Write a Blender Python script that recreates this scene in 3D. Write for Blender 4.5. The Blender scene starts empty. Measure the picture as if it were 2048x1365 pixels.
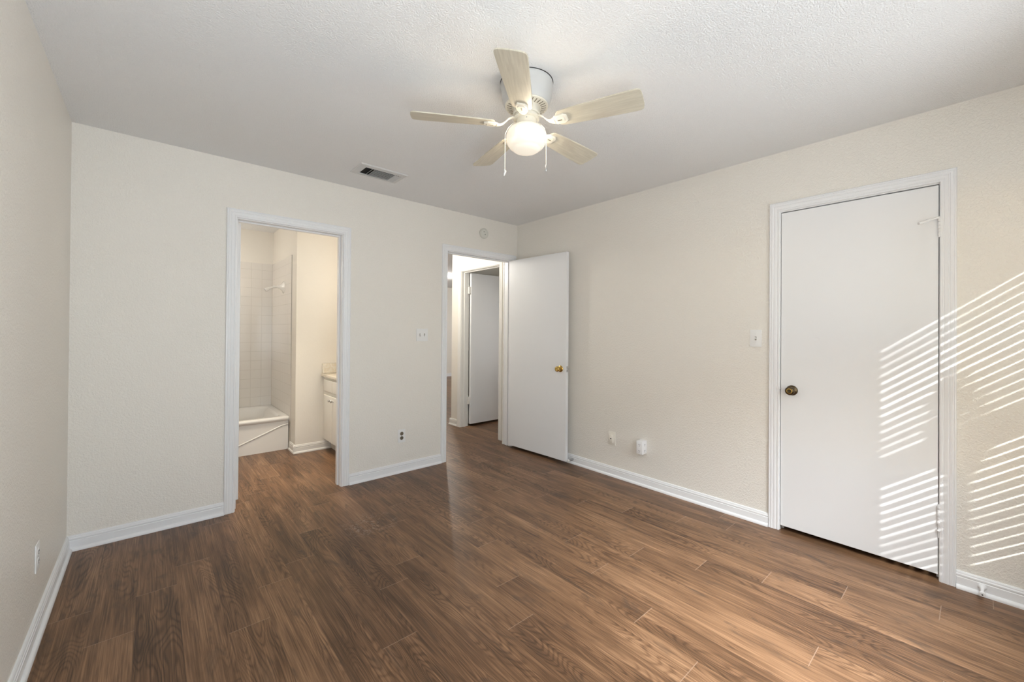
import bpy, bmesh, math, random
from mathutils import Vector, Matrix

# ------------------------------------------------------------------ scene, camera, light
S = bpy.context.scene
COL = S.collection
PI = math.pi

H = 2.44                      # ceiling height
XL, YF = -3.409, -3.95        # left wall face, front (window) wall face
WT = 0.115                    # wall thickness

cam_d = bpy.data.cameras.new('camera')
cam_d.sensor_width = 36.0
cam_d.sensor_fit = 'HORIZONTAL'
cam_d.lens = 36.0 * 822.942 / 2048.0
cam_d.shift_y = -(682.5 - 657.485) / 2048.0
cam_d.clip_start = 0.02
cam = bpy.data.objects.new('camera', cam_d)
COL.objects.link(cam)
yaw, pitch, roll = 0.7202, 0.0050, 0.0075
fh = Vector((math.sin(yaw), math.cos(yaw), 0)); rt = Vector((math.cos(yaw), -math.sin(yaw), 0)); up = Vector((0, 0, 1))
fw = fh * math.cos(pitch) + up * math.sin(pitch)
u2 = up * math.cos(pitch) - fh * math.sin(pitch)
r2 = rt * math.cos(roll) + u2 * math.sin(roll)
u3 = u2 * math.cos(roll) - rt * math.sin(roll)
m = Matrix((r2, u3, -fw)).transposed().to_4x4()
m.translation = Vector((-3.0601, -3.412, 1.271))
cam.matrix_world = m
S.camera = cam

S.view_settings.view_transform = 'Standard'
S.view_settings.look = 'None'
S.view_settings.gamma = 1.0
S.view_settings.use_curve_mapping = False
S.view_settings.exposure = -0.05
S.cycles.use_denoising = True
S.cycles.max_bounces = 10
S.cycles.diffuse_bounces = 6
S.cycles.sample_clamp_indirect = 6.0

W = bpy.data.worlds.new('sky')
S.world = W
W.use_nodes = True
wn = W.node_tree
sky = wn.nodes.new('ShaderNodeTexSky')
sky.sky_type = 'NISHITA'
sky.sun_disc = False
sky.sun_elevation = math.radians(25)
sky.sun_rotation = math.radians(245)
wn.links.new(sky.outputs[0], wn.nodes['Background'].inputs[0])
wn.nodes['Background'].inputs[1].default_value = 0.25


def light(name, kind, loc, energy, color, size=0.1, size_y=None, direction=None, spread=None):
    d = bpy.data.lights.new(name, kind)
    d.energy = energy
    d.color = color
    if kind == 'AREA':
        d.shape = 'RECTANGLE'; d.size = size; d.size_y = size_y or size
        if spread: d.spread = spread
    elif kind == 'SUN':
        d.angle = size
    else:
        d.shadow_soft_size = size
    o = bpy.data.objects.new(name, d)
    COL.objects.link(o)
    o.location = loc
    if direction is not None:
        o.rotation_euler = Vector(direction).to_track_quat('-Z', 'Y').to_euler()
    return o


WX0, WX1, WZ0, WZ1 = -2.15, -0.45, 0.50, 2.03     # window opening in the front wall
SUN_DIR = (1.0, 0.477, -0.377)
WL0, WL1 = -3.30, -2.40                            # added narrower window left of it, made up for fill light
light('sun', 'SUN', (-6, -7, 5), 13.5, (1.0, 0.985, 0.96), math.radians(0.40), direction=SUN_DIR)
light('window_light_panel', 'AREA', ((WX0 + WX1) / 2, YF + 0.02, (WZ0 + WZ1) / 2), 18.5, (0.87, 0.935, 1.0),
      WX1 - WX0, WZ1 - WZ0, direction=(-0.6, 1, 0.10))
light('window_skylight', 'AREA', (-1.45, YF + 0.025, (WZ0 + WZ1) / 2), 35.0, (0.93, 0.965, 1.0),
      1.3, WZ1 - WZ0, direction=(0.25, 0.60, -1), spread=math.radians(70))
light('window_light_panel', 'AREA', ((WL0 + WL1) / 2, YF + 0.02, (WZ0 + WZ1) / 2), 48.0, (0.84, 0.92, 1.0),
      WL1 - WL0, WZ1 - WZ0, direction=(-0.2, 1, 0.80))  # fill light at the added narrow window
light('fan_bulb', 'POINT', (-1.735, -1.994, 2.172), 12.5, (1.0, 0.85, 0.64), 0.035).visible_camera = False
light('bath_lamp', 'AREA', (-1.22, 0.55, 2.02), 0.7, (1.0, 0.94, 0.84), 0.5, 0.12, direction=(-1, 0.2, -0.5))
light('bath_fill', 'POINT', (-1.45, 0.24, 1.80), 7.0, (1.0, 0.93, 0.82), 0.12)  # added unseen fill that brightens the bathroom
light('bath_floor_fill', 'AREA', (-2.25, 0.50, 2.42), 6.5, (1.0, 0.90, 0.74), 0.4, 0.3, direction=(0, 0.05, -1), spread=math.radians(62))  # added fill aimed down to brighten the bathroom floor
light('tub_fill', 'POINT', (-2.85, 1.72, 1.95), 9.0, (1.0, 0.95, 0.88), 0.12)  # added unseen fill for the tub alcove
light('hall_lamp', 'POINT', (-0.82, 0.98, 2.10), 30.0, (1.0, 0.97, 0.90), 0.10)
light('side_room_fill', 'AREA', (1.0, 0.20, 1.3), 3.2, (0.95, 0.97, 1.0), 0.8, 1.2, direction=(-0.4, 1, 0))  # added fill that lights the open door of the side room
light('far_room_lamp', 'POINT', (1.60, 4.25, 2.28), 40.0, (1.0, 0.95, 0.88), 0.06)
light('far_room_daylight', 'AREA', (4.6, 3.4, 1.4), 40.0, (0.9, 0.95, 1.0), 1.6, 1.4, direction=(-1, 0.2, -0.1))


# ------------------------------------------------------------------ materials
def mat(name, rgb, rough=0.5, metal=0.0, spec=0.5):
    M = bpy.data.materials.new(name)
    M.use_nodes = True
    b = M.node_tree.nodes['Principled BSDF']
    b.inputs['Base Color'].default_value = (*rgb, 1)
    b.inputs['Roughness'].default_value = rough
    b.inputs['Metallic'].default_value = metal
    b.inputs['Specular IOR Level'].default_value = spec
    return M


class NT:
    """small helper around one material's node tree"""
    def __init__(s, M):
        s.t = M.node_tree; s.b = s.t.nodes['Principled BSDF']

    def n(s, kind, **kw):
        x = s.t.nodes.new(kind)
        for k, v in kw.items():
            if k in ('inp',):
                for i, val in v.items(): s.put(x, i, val)
            else:
                setattr(x, k, v)
        return x

    def put(s, node, i, val):
        if hasattr(val, 'is_linked') or isinstance(val, bpy.types.NodeSocket):
            s.t.links.new(val, node.inputs[i])
        else:
            node.inputs[i].default_value = val

    def pos(s):
        return s.n('ShaderNodeNewGeometry').outputs['Position']

    def math(s, op, a, b=0.0, c=0.0):
        x = s.n('ShaderNodeMath', operation=op)
        s.put(x, 0, a); s.put(x, 1, b)
        if op in ('MULTIPLY_ADD', 'SMOOTHSTEP'): s.put(x, 2, c)
        return x.outputs[0]

    def noise(s, vec, scale, detail=2.0, rough=0.5, dist=0.0):
        x = s.n('ShaderNodeTexNoise')
        s.put(x, 'Vector', vec); x.inputs['Scale'].default_value = scale
        x.inputs['Detail'].default_value = detail; x.inputs['Roughness'].default_value = rough
        x.inputs['Distortion'].default_value = dist
        return x.outputs['Fac']

    def ramp(s, fac, stops):
        x = s.n('ShaderNodeValToRGB')
        e = x.color_ramp.elements
        while len(e) > len(stops): e.remove(e[-1])
        while len(e) < len(stops): e.new(0.5)
        for k, (p, c) in enumerate(stops):
            e[k].position = p
            e[k].color = (*c, 1) if not isinstance(c, (int, float)) else (c, c, c, 1)
        s.put(x, 0, fac)
        return x.outputs[0]

    def mix(s, fac, a, b, blend='MIX'):
        x = s.n('ShaderNodeMix', data_type='RGBA', blend_type=blend)
        s.put(x, 0, fac); s.put(x, 6, a); s.put(x, 7, b)
        return x.outputs[2]

    def bump(s, height, strength, dist):
        x = s.n('ShaderNodeBump')
        x.inputs['Strength'].default_value = strength
        x.inputs['Distance'].default_value = dist
        s.put(x, 'Height', height)
        s.t.links.new(x.outputs[0], s.b.inputs['Normal'])

    def mapping(s, vec, sc):
        x = s.n('ShaderNodeMapping')
        s.put(x, 'Vector', vec); x.inputs['Scale'].default_value = sc
        return x.outputs[0]


def wall_material(name, rgb, rough, s1, strength, dist, warp=0.6):
    M = mat(name, rgb, rough, spec=0.35)
    t = NT(M); p = t.pos()
    a = t.noise(p, s1, 3.0, 0.55, warp)
    a = t.ramp(a, [(0.40, 0.0), (0.60, 1.0)])
    b = t.noise(p, s1 * 2.6, 2.0, 0.5)
    h = t.math('MULTIPLY_ADD', b, 0.35, a)
    t.bump(h, strength, dist)
    v = t.noise(p, 1.3, 2.0)
    c = t.mix(v, (rgb[0] * 0.97, rgb[1] * 0.97, rgb[2] * 0.965, 1), (min(1, rgb[0] * 1.02), min(1, rgb[1] * 1.02), min(1, rgb[2] * 1.02), 1))
    t.t.links.new(c, t.b.inputs['Base Color'])
    return M


M_wall = wall_material('cream_knockdown_paint', (0.84, 0.805, 0.745), 0.40, 90.0, 0.46, 0.0032)
M_wall_smooth = wall_material('cream_smooth_paint', (0.84, 0.80, 0.73), 0.45, 70.0, 0.12, 0.002)
M_ceil = wall_material('white_sprayed_ceiling', (0.88, 0.88, 0.88), 0.85, 150.0, 0.6, 0.0035, 0.0)
M_trim = mat('white_trim_paint', (0.83, 0.835, 0.845), 0.32)
M_door = mat('white_door_paint', (0.83, 0.835, 0.845), 0.34)
t_ = NT(M_door)
t_.bump(t_.noise(t_.mapping(t_.pos(), (1, 1, 0.25)), 40.0, 3.0), 0.10, 0.002)
M_trim_warm = mat('hall_trim_paint', (0.80, 0.785, 0.75), 0.35)
M_plate = mat('white_plastic', (0.84, 0.835, 0.82), 0.35)
M_ivory = mat('ivory_plastic', (0.82, 0.785, 0.71), 0.4)
M_det = mat('aged_grey_plastic', (0.66, 0.65, 0.59), 0.5)
M_tapw = mat('bright_white_plastic', (0.86, 0.86, 0.87), 0.35)
M_slot = mat('dark_slot', (0.02, 0.018, 0.015), 0.6)
M_slotgrey = mat('brown_socket', (0.16, 0.13, 0.09), 0.5)
M_brass = mat('polished_brass', (0.62, 0.42, 0.13), 0.22, 1.0)
M_bronze = mat('dark_bronze', (0.10, 0.075, 0.045), 0.28, 1.0)
M_steel = mat('brushed_steel', (0.55, 0.55, 0.55), 0.3, 1.0)
M_vent = mat('grey_vent_paint', (0.64, 0.64, 0.635), 0.45)
M_black = mat('black_duct', (0.006, 0.006, 0.006), 0.9)
M_fan = mat('cream_fan_enamel', (0.78, 0.735, 0.63), 0.3)
M_fanmetal = mat('white_fan_housing', (0.58, 0.575, 0.56), 0.3)
M_porc = mat('white_porcelain', (0.86, 0.84, 0.80), 0.12)
M_cab = mat('white_cabinet_paint', (0.82, 0.795, 0.735), 0.35)
M_blind = mat('white_blind_slat', (0.85, 0.85, 0.83), 0.5)

# fan blades: whitewashed wood with faint streaks
M_blade = mat('whitewashed_blade', (0.66, 0.61, 0.52), 0.45)
t_ = NT(M_blade)
uvn = t_.n('ShaderNodeUVMap').outputs[0]
g = t_.noise(t_.mapping(uvn, (4.0, 60.0, 1.0)), 1.6, 4.0, 0.6)
w_ = t_.noise(t_.mapping(uvn, (5.0, 9.0, 1.0)), 1.0, 3.0, 0.6)
c = t_.ramp(g, [(0.30, (0.49, 0.445, 0.35)), (0.70, (0.63, 0.58, 0.47))])
c = t_.mix(t_.ramp(w_, [(0.55, 0.0), (0.8, 0.5)]), c, (0.42, 0.345, 0.275, 1))
t_.t.links.new(c, t_.b.inputs['Base Color'])

# opal glass: glows, and lets the bulb's light through
M_globe = mat('opal_glass', (0.88, 0.85, 0.78), 0.25)
t_ = NT(M_globe)
t_.b.inputs['Emission Color'].default_value = (1.0, 0.87, 0.68, 1)
t_.b.inputs['Emission Strength'].default_value = 0.74
tr = t_.n('ShaderNodeBsdfTransparent')
dk = t_.n('ShaderNodeBsdfDiffuse'); dk.inputs[0].default_value = (0, 0, 0, 1)
geo = t_.n('ShaderNodeNewGeometry')
mi_ = t_.n('ShaderNodeMixShader'); t_.t.links.new(geo.outputs['Backfacing'], mi_.inputs[0])
t_.t.links.new(t_.b.outputs[0], mi_.inputs[1]); t_.t.links.new(dk.outputs[0], mi_.inputs[2])
mx = t_.n('ShaderNodeMixShader'); mx.inputs[0].default_value = 0.30
t_.t.links.new(mi_.outputs[0], mx.inputs[1]); t_.t.links.new(tr.outputs[0], mx.inputs[2])
t_.t.links.new(mx.outputs[0], t_.t.nodes['Material Output'].inputs[0])

M_lampglow = mat('lit_dome_glass', (0.9, 0.9, 0.88), 0.3)
NT(M_lampglow).b.inputs['Emission Color'].default_value = (1, 0.95, 0.88, 1)
NT(M_lampglow).b.inputs['Emission Strength'].default_value = 2.2

M_pane = mat('window_glass', (0.9, 0.95, 0.95), 0.02)
t_ = NT(M_pane)
tr = t_.n('ShaderNodeBsdfTransparent'); tr.inputs[0].default_value = (0.95, 0.97, 0.97, 1)
gl = t_.n('ShaderNodeBsdfGlossy'); gl.inputs['Roughness'].default_value = 0.02
mx = t_.n('ShaderNodeMixShader'); mx.inputs[0].default_value = 0.05
t_.t.links.new(tr.outputs[0], mx.inputs[1]); t_.t.links.new(gl.outputs[0], mx.inputs[2])
t_.t.links.new(mx.outputs[0], t_.t.nodes['Material Output'].inputs[0])

# marble top
M_marble = mat('beige_cultured_marble', (0.72, 0.62, 0.48), 0.15)
t_ = NT(M_marble)
v = t_.noise(t_.pos(), 14.0, 5.0, 0.6, 1.5)
t_.t.links.new(t_.ramp(v, [(0.35, (0.80, 0.755, 0.67)), (0.5, (0.74, 0.66, 0.53)), (0.65, (0.83, 0.79, 0.71))]), t_.b.inputs['Base Color'])

M_edge_shade = mat('tile_edge_shade', (0.40, 0.37, 0.33), 0.6)  # dark colour standing in for the shadow at the tile edge
# glazed square wall tile
M_tile = mat('white_glazed_tile', (0.80, 0.765, 0.715), 0.14)
t_ = NT(M_tile)
sp = t_.n('ShaderNodeSeparateXYZ'); t_.put(sp, 0, t_.pos())
TS = 0.108
def _grid(s_, off):
    a = t_.math('FRACT', t_.math('DIVIDE', t_.math('ADD', s_, off), TS))
    return t_.math('ABSOLUTE', t_.math('SUBTRACT', a, 0.5))
xy = t_.math('ADD', sp.outputs[0], sp.outputs[1])
gx = _grid(xy, 40 * TS + 0.003); gz = _grid(sp.outputs[2], 40 * TS - 0.027)
gm = t_.math('MAXIMUM', gx, gz)
gr = t_.ramp(gm, [(0.478, 0.0), (0.490, 1.0)])
t_.t.links.new(t_.mix(gr, (0.80, 0.765, 0.715, 1), (0.69, 0.655, 0.60, 1)), t_.b.inputs['Base Color'])
t_.bump(t_.math('SUBTRACT', 1.0, gr), 0.4, 0.002)

# vinyl plank floor: uv in metres (u across the board, v along it); 'plank' holds three random numbers per board
PW = 0.1488
M_floor = mat('brown_oak_vinyl_plank', (0.18, 0.115, 0.075), 0.33, spec=0.30)
t_ = NT(M_floor)
uv = t_.n('ShaderNodeUVMap').outputs[0]
at = t_.n('ShaderNodeAttribute', attribute_name='plank')
sep = t_.n('ShaderNodeSeparateColor'); t_.put(sep, 0, at.outputs['Color'])
ra, rb, rc = sep.outputs[0], sep.outputs[1], sep.outputs[2]
off = t_.n('ShaderNodeVectorMath', operation='MULTIPLY_ADD')
t_.put(off, 0, at.outputs['Color']); off.inputs[1].default_value = (37.0, 53.0, 0.0); t_.put(off, 2, uv)
bv = off.outputs[0]
fine = t_.noise(t_.mapping(bv, (300.0, 5.0, 1)), 1.0, 2.0, 0.6)
hair = t_.ramp(t_.noise(t_.mapping(bv, (210.0, 2.6, 1)), 1.0, 2.0, 0.55, 0.25), [(0.50, 0.0), (0.64, 1.0)])
pore = t_.ramp(t_.noise(t_.mapping(bv, (260.0, 4.0, 7)), 1.0, 2.0, 0.6, 0.2), [(0.36, 1.0), (0.48, 0.0)])
mid = t_.noise(t_.mapping(bv, (60.0, 2.4, 1)), 1.0, 4.0, 0.6, 0.3)
tone = t_.noise(t_.mapping(bv, (11.0, 1.6, 1)), 1.0, 3.0, 0.55, 0.4)
blot = t_.noise(t_.mapping(bv, (14.0, 5.0, 1)), 1.0, 3.0, 0.6, 0.6)
cont = t_.noise(t_.mapping(bv, (9.0, 1.5, 1)), 1.0, 1.5, 0.4, 0.2)
rings = t_.math('MULTIPLY_ADD', t_.math('SINE', t_.math('MULTIPLY', cont, 170.0)), 0.5, 0.5)
rings = t_.math('POWER', rings, 2.5)
rmask = t_.ramp(t_.noise(t_.mapping(bv, (5.0, 0.9, 1)), 1.0, 1.0), [(0.44, 0.0), (0.56, 1.0)])
ringv = t_.math('MULTIPLY', rings, rmask)
f = t_.math('MULTIPLY', tone, 0.50)
f = t_.math('MULTIPLY_ADD', mid, 0.42, f)
f = t_.math('MULTIPLY_ADD', fine, 0.34, f)
f = t_.math('MULTIPLY_ADD', hair, 0.095, f)
f = t_.math('MULTIPLY_ADD', pore, -0.085, f)
f = t_.math('MULTIPLY_ADD', ringv, -0.13, f)
f = t_.math('MULTIPLY_ADD', ra, 0.12, f)
f = t_.math('SUBTRACT', f, 0.185)
colr = t_.ramp(f, [(0.26, (0.054, 0.028, 0.0145)), (0.43, (0.126, 0.066, 0.0335)), (0.56, (0.203, 0.110, 0.057)), (0.76, (0.350, 0.207, 0.115))])
dark = t_.ramp(blot, [(0.28, 0.55), (0.42, 0.0)])
colr = t_.mix(dark, colr, (0.052, 0.036, 0.026, 1))
suv = t_.n('ShaderNodeSeparateXYZ'); t_.put(suv, 0, uv)
du = t_.math('ABSOLUTE', t_.math('SUBTRACT', suv.outputs[0], PW / 2))
su = t_.ramp(t_.math('SUBTRACT', du, PW / 2 - 0.0022), [(0.0010, 0.0), (0.0022, 1.0)])
colr = t_.mix(t_.math('MULTIPLY', su, 0.45), colr, (0.045, 0.028, 0.018, 1))
dv = t_.math('MINIMUM', suv.outputs[1], t_.math('SUBTRACT', 1.2192, suv.outputs[1]))
sv = t_.math('LESS_THAN', dv, 0.0016)
colr = t_.mix(t_.math('MULTIPLY', sv, 0.42), colr, (0.42, 0.31, 0.23, 1))
# dried whitish smear on the boards between the two doorways
p = t_.pos()
dd = t_.n('ShaderNodeVectorMath', operation='DISTANCE'); t_.put(dd, 0, p); dd.inputs[1].default_value = (-1.98, -0.78, 0)
nn = t_.noise(p, 9.0, 3.0, 0.6, 1.2)
line = t_.ramp(t_.math('ABSOLUTE', t_.math('SUBTRACT', nn, 0.5)), [(0.0, 1.0), (0.018, 0.0)])
near = t_.ramp(dd.outputs['Value'], [(0.08, 1.0), (0.20, 0.0)])
colr = t_.mix(t_.math('MULTIPLY', t_.math('MULTIPLY', line, near), 0.85), colr, (0.36, 0.28, 0.23, 1))
t_.t.links.new(colr, t_.b.inputs['Base Color'])
rr = t_.math('MULTIPLY_ADD', fine, 0.10, 0.30)
t_.t.links.new(rr, t_.b.inputs['Roughness'])
hh = t_.math('SUBTRACT', t_.math('MULTIPLY', fine, 0.5), t_.math('MULTIPLY', su, 1.2))
t_.bump(hh, 0.18, 0.001)


# ------------------------------------------------------------------ mesh helpers
class MB:
    def __init__(s):
        s.bm = bmesh.new(); s.uv = None

    def box(s, x0, x1, y0, y1, z0, z1, mi=0):
        vs = [s.bm.verts.new(v) for v in [(x0, y0, z0), (x1, y0, z0), (x1, y1, z0), (x0, y1, z0), (x0, y0, z1), (x1, y0, z1), (x1, y1, z1), (x0, y1, z1)]]
        for q in [(0, 3, 2, 1), (4, 5, 6, 7), (0, 1, 5, 4), (1, 2, 6, 5), (2, 3, 7, 6), (3, 0, 4, 7)]:
            s.bm.faces.new([vs[i] for i in q]).material_index = mi
        return vs

    def bbox(s, x0, x1, y0, y1, z0, z1, b=0.003, seg=2, mi=0):
        """box with rounded edges"""
        vs = s.box(x0, x1, y0, y1, z0, z1, mi)
        es = {e for v in vs for e in v.link_edges}
        bmesh.ops.bevel(s.bm, geom=list(es), offset=b, segments=seg, affect='EDGES', profile=0.6, material=-1)

    def obox(s, M, sx, sy, sz, mi=0, b=0.0):
        """box of half sizes in the frame M"""
        vs = s.box(-sx, sx, -sy, sy, -sz, sz, mi)
        for v in vs: v.co = M @ v.co
        if b:
            es = {e for v in vs for e in v.link_edges}
            bmesh.ops.bevel(s.bm, geom=list(es), offset=b, segments=2, affect='EDGES', profile=0.6, material=-1)

    def lathe(s, prof, M=None, seg=48, mi=0, cap0=False, cap1=False):
        """prof: (radius, height) pairs turned about the local z axis"""
        M = M or Matrix.Identity(4)
        rings = []
        for r, z in prof:
            if r < 1e-6:
                rings.append([s.bm.verts.new(M @ Vector((0, 0, z)))])
            else:
                rings.append([s.bm.verts.new(M @ Vector((r * math.cos(2 * PI * k / seg), r * math.sin(2 * PI * k / seg), z))) for k in range(seg)])
        for a, b in zip(rings, rings[1:]):
            for k in range(seg):
                k2 = (k + 1) % seg
                if len(a) == 1 and len(b) == 1: continue
                if len(a) == 1: q = [a[0], b[k2], b[k]]
                elif len(b) == 1: q = [a[k], a[k2], b[0]]
                else: q = [a[k], a[k2], b[k2], b[k]]
                s.bm.faces.new(q).material_index = mi
        if cap0 and len(rings[0]) > 1: s.bm.faces.new(rings[0][::-1]).material_index = mi
        if cap1 and len(rings[-1]) > 1: s.bm.faces.new(rings[-1]).material_index = mi

    def tube(s, pts, r, seg=8, mi=0):
        """round tube along a polyline; r a number or a list"""
        pts = [Vector(p) for p in pts]
        rs = r if isinstance(r, (list, tuple)) else [r] * len(pts)
        rings = []; prev = None
        for i, p in enumerate(pts):
            t = (pts[min(i + 1, len(pts) - 1)] - pts[max(i - 1, 0)]).normalized()
            n = prev - t * prev.dot(t) if prev is not None else (t.orthogonal())
            if n.length < 1e-6: n = t.orthogonal()
            n.normalize(); prev = n; b = t.cross(n)
            rings.append([s.bm.verts.new(p + (n * math.cos(2 * PI * k / seg) + b * math.sin(2 * PI * k / seg)) * rs[i]) for k in range(seg)])
        for a, b in zip(rings, rings[1:]):
            for k in range(seg):
                s.bm.faces.new([a[k], a[(k + 1) % seg], b[(k + 1) % seg], b[k]]).material_index = mi
        s.bm.faces.new(rings[0][::-1]).material_index = mi
        s.bm.faces.new(rings[-1]).material_index = mi

    def rings(s, rgs, cap0=True, cap1=True, mi=0, closed=True):
        """skin a list of equally long vertex loops"""
        R = [[s.bm.verts.new(p) for p in r] for r in rgs]
        n = len(R[0])
        for a, b in zip(R, R[1:]):
            for k in range(n if closed else n - 1):
                s.bm.faces.new([a[k], a[(k + 1) % n], b[(k + 1) % n], b[k]]).material_index = mi
        if cap0: s.bm.faces.new(R[0][::-1]).material_index = mi
        if cap1: s.bm.faces.new(R[-1]).material_index = mi

    def build(s, name, mats, parent=None, loc=None, smooth=False, angle=35):
        bmesh.ops.recalc_face_normals(s.bm, faces=s.bm.faces)
        base = Vector(parent_world(parent)) if parent is not None else Vector(loc or (0, 0, 0))
        if parent is not None and loc is not None: base = Vector(loc)
        for v in s.bm.verts: v.co -= base
        me = bpy.data.meshes.new(name)
        s.bm.to_mesh(me); s.bm.free()
        for M in (mats if isinstance(mats, (list, tuple)) else [mats]): me.materials.append(M)
        if smooth:
            for p in me.polygons: p.use_smooth = True
            try: me.set_sharp_from_angle(angle=math.radians(angle))
            except Exception: pass
        o = bpy.data.objects.new(name, me)
        COL.objects.link(o)
        if parent is not None:
            o.parent = parent
            o.location = base - Vector(parent_world(parent))
        else:
            o.location = base
        return o


def parent_world(o):
    v = Vector(o.location)
    while o.parent is not None:
        o = o.parent; v += Vector(o.location)
    return v


def tag(o, label, cat, group=None, kind=None):
    o['label'] = label; o['category'] = cat
    if group: o['group'] = group
    if kind: o['kind'] = kind
    return o


def struct(o, label, cat):
    return tag(o, label, cat, kind='structure')


def thing(name, label, cat, loc, group=None):
    o = bpy.data.objects.new(name, None)
    o.empty_display_size = 0.1
    COL.objects.link(o); o.location = loc
    return tag(o, label, cat, group)


def boxes(name, lst, M, label, cat='wall'):
    b = MB()
    for q in lst: b.box(*q)
    return struct(b.build(name, M), label, cat)


# ------------------------------------------------------------------ floor: one board after another
random.seed(7)
joint = {0: -2.334, 1: -2.072, 2: -2.973, 3: -2.680, 4: -2.408, 5: -2.105, 6: -2.980, 7: -2.067, 8: -2.416, 9: -2.694,
         10: -1.833, 11: -2.090, 12: -2.55, 13: -1.480, 14: -1.846, 15: -0.94, 16: -2.3, 17: -1.35, 18: -0.59, 19: -0.785, 20: -1.071, 21: -0.785, 22: -1.07}
PL = 1.2192
bm = bmesh.new()
uvl = bm.loops.layers.uv.new('UVMap')
pll = bm.loops.layers.float_color.new('plank')
FX0, FX1, FY0, FY1 = XL - 0.11, 5.15, YF - 0.11, 6.36
i0 = -math.ceil((FX1 + 0.125) / PW); i1 = math.ceil((-0.125 - FX0) / PW)
for i in range(i0, i1 + 1):
    xb = -0.125 - i * PW; xa = xb - PW
    j0 = joint.get(i, random.uniform(0, PL))
    k0 = math.floor((FY0 - j0) / PL); k1 = math.ceil((FY1 - j0) / PL)
    for k in range(k0, k1):
        ya, yb = j0 + k * PL, j0 + (k + 1) * PL
        cx0, cx1, cy0, cy1 = max(xa, FX0), min(xb, FX1), max(ya, FY0), min(yb, FY1)
        if cx1 <= cx0 or cy1 <= cy0: continue
        rnd = (random.random(), random.random(), random.random(), 1)
        fc = bm.faces.new([bm.verts.new(q) for q in [(cx0, cy0, 0), (cx1, cy0, 0), (cx1, cy1, 0), (cx0, cy1, 0)]])
        for lp in fc.loops:
            lp[uvl].uv = (lp.vert.co.x - xa, lp.vert.co.y - ya)
            lp[pll] = rnd
me = bpy.data.meshes.new('floor'); 
vs = [bm.verts.new(q) for q in [(FX0, FY0, -0.02), (FX1, FY0, -0.02), (FX1, FY1, -0.02), (FX0, FY1, -0.02)]]
bm.faces.new(vs[::-1])
bm.to_mesh(me); bm.free(); me.materials.append(M_floor)
fo = bpy.data.objects.new('floor', me); COL.objects.link(fo)
struct(fo, 'dark brown wood-look plank floor running through all the rooms', 'floor')

# ------------------------------------------------------------------ walls and ceilings
HB0, HB1 = -2.612, -1.900      # bathroom doorway, jamb faces
HH0, HH1 = -0.903, -0.085      # hallway doorway
CL0, CL1 = -3.270, -2.557      # closet doorway (along y)
HD = 2.036                     # head of every doorway
JT = 0.015
R4a, R4b = 0.300, 1.080        # doorway of the room off the hall

boxes('wall_back', [(XL - WT, HB0 - JT, 0, WT, 0, H), (HB0 - JT, HB1 + JT, 0, WT, HD + JT, H), (HB1 + JT, HH0 - JT, 0, WT, 0, H),
                    (HH0 - JT, HH1 + JT, 0, WT, HD + JT, H), (HH1 + JT, 2.2, 0, WT, 0, H)], M_wall,
      'cream textured back wall with the bathroom and hallway doorways')
boxes('wall_right', [(0, WT, YF - WT, CL0 - JT, 0, H), (0, WT, CL0 - JT, CL1 + JT, HD + 0.012 + JT, H), (0, WT, CL1 + JT, 0, 0, H)], M_wall,
      'cream textured right wall around the closed closet door')
boxes('wall_left', [(XL - WT, XL, YF - WT, 0, 0, H)], M_wall, 'cream textured wall along the left edge of the picture')
boxes('wall_front', [(XL, WL0, YF - WT, YF, 0, H), (WL1, WX0, YF - WT, YF, 0, H), (WX1, 0, YF - WT, YF, 0, H), (WX0, WX1, YF - WT, YF, 0, WZ0), (WX0, WX1, YF - WT, YF, WZ1, H), (WL0, WL1, YF - WT, YF, 0, WZ0), (WL0, WL1, YF - WT, YF, WZ1, H)], M_wall,
      'cream wall with the window behind the camera')
boxes('ceiling', [(XL - WT, WT, YF - WT, WT, H, H + 0.1)], M_ceil, 'white sprayed-texture ceiling of the bedroom', 'ceiling')
# bathroom
boxes('wall_bath_left', [(XL - WT, XL, WT, 2.40, 0, H)], M_wall_smooth, 'bathroom wall at the far end of the tub')
boxes('wall_bath_back', [(XL, -1.945, 2.285, 2.40, 0, H)], M_wall_smooth, 'cream wall above the tile behind the bathtub')
boxes('wall_bath_stub', [(-1.945, -1.13, 1.20, 2.40, 0, H)], M_wall_smooth, 'smooth cream bathroom wall between the tub and the vanity')
boxes('wall_bath_right', [(-1.13, -1.02, WT, 6.25, 0, H)], M_wall_smooth, 'wall between the bathroom and the hallway')
boxes('ceiling_bath', [(XL - WT, -1.02, WT, 2.40, H, H + 0.1)], M_ceil, 'white ceiling of the bathroom', 'ceiling')
# hallway and the rooms beyond it
boxes('wall_hall', [(0, WT, WT, R4a - JT, 0, H), (0, WT, R4a - JT, R4b + JT, HD + JT, H), (0, WT, R4b + JT, 1.31, 0, H)], M_wall_smooth,
      'brightly lit cream hallway wall around the inner doorway')
boxes('wall_far_side', [(WT, 5.1, 1.195, 1.31, 0, H)], M_wall_smooth, 'wall between the side room and the far room')
boxes('wall_side_room', [(2.2, 2.3, 0, 1.195, 0, H)], M_wall_smooth, 'far wall of the dim side room')
boxes('wall_far', [(-1.02, 5.1, 6.25, 6.36, 0, H)], M_wall_smooth, 'grey-lit wall at the far end past the hallway')
boxes('wall_far_right', [(5.0, 5.1, 1.31, 6.25, 0, H)], M_wall_smooth, 'right wall of the far room')
boxes('ceiling_hall', [(-1.02, 5.1, WT, 6.36, H, H + 0.1)], M_ceil, 'white ceiling of the hallway and far room', 'ceiling')
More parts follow.
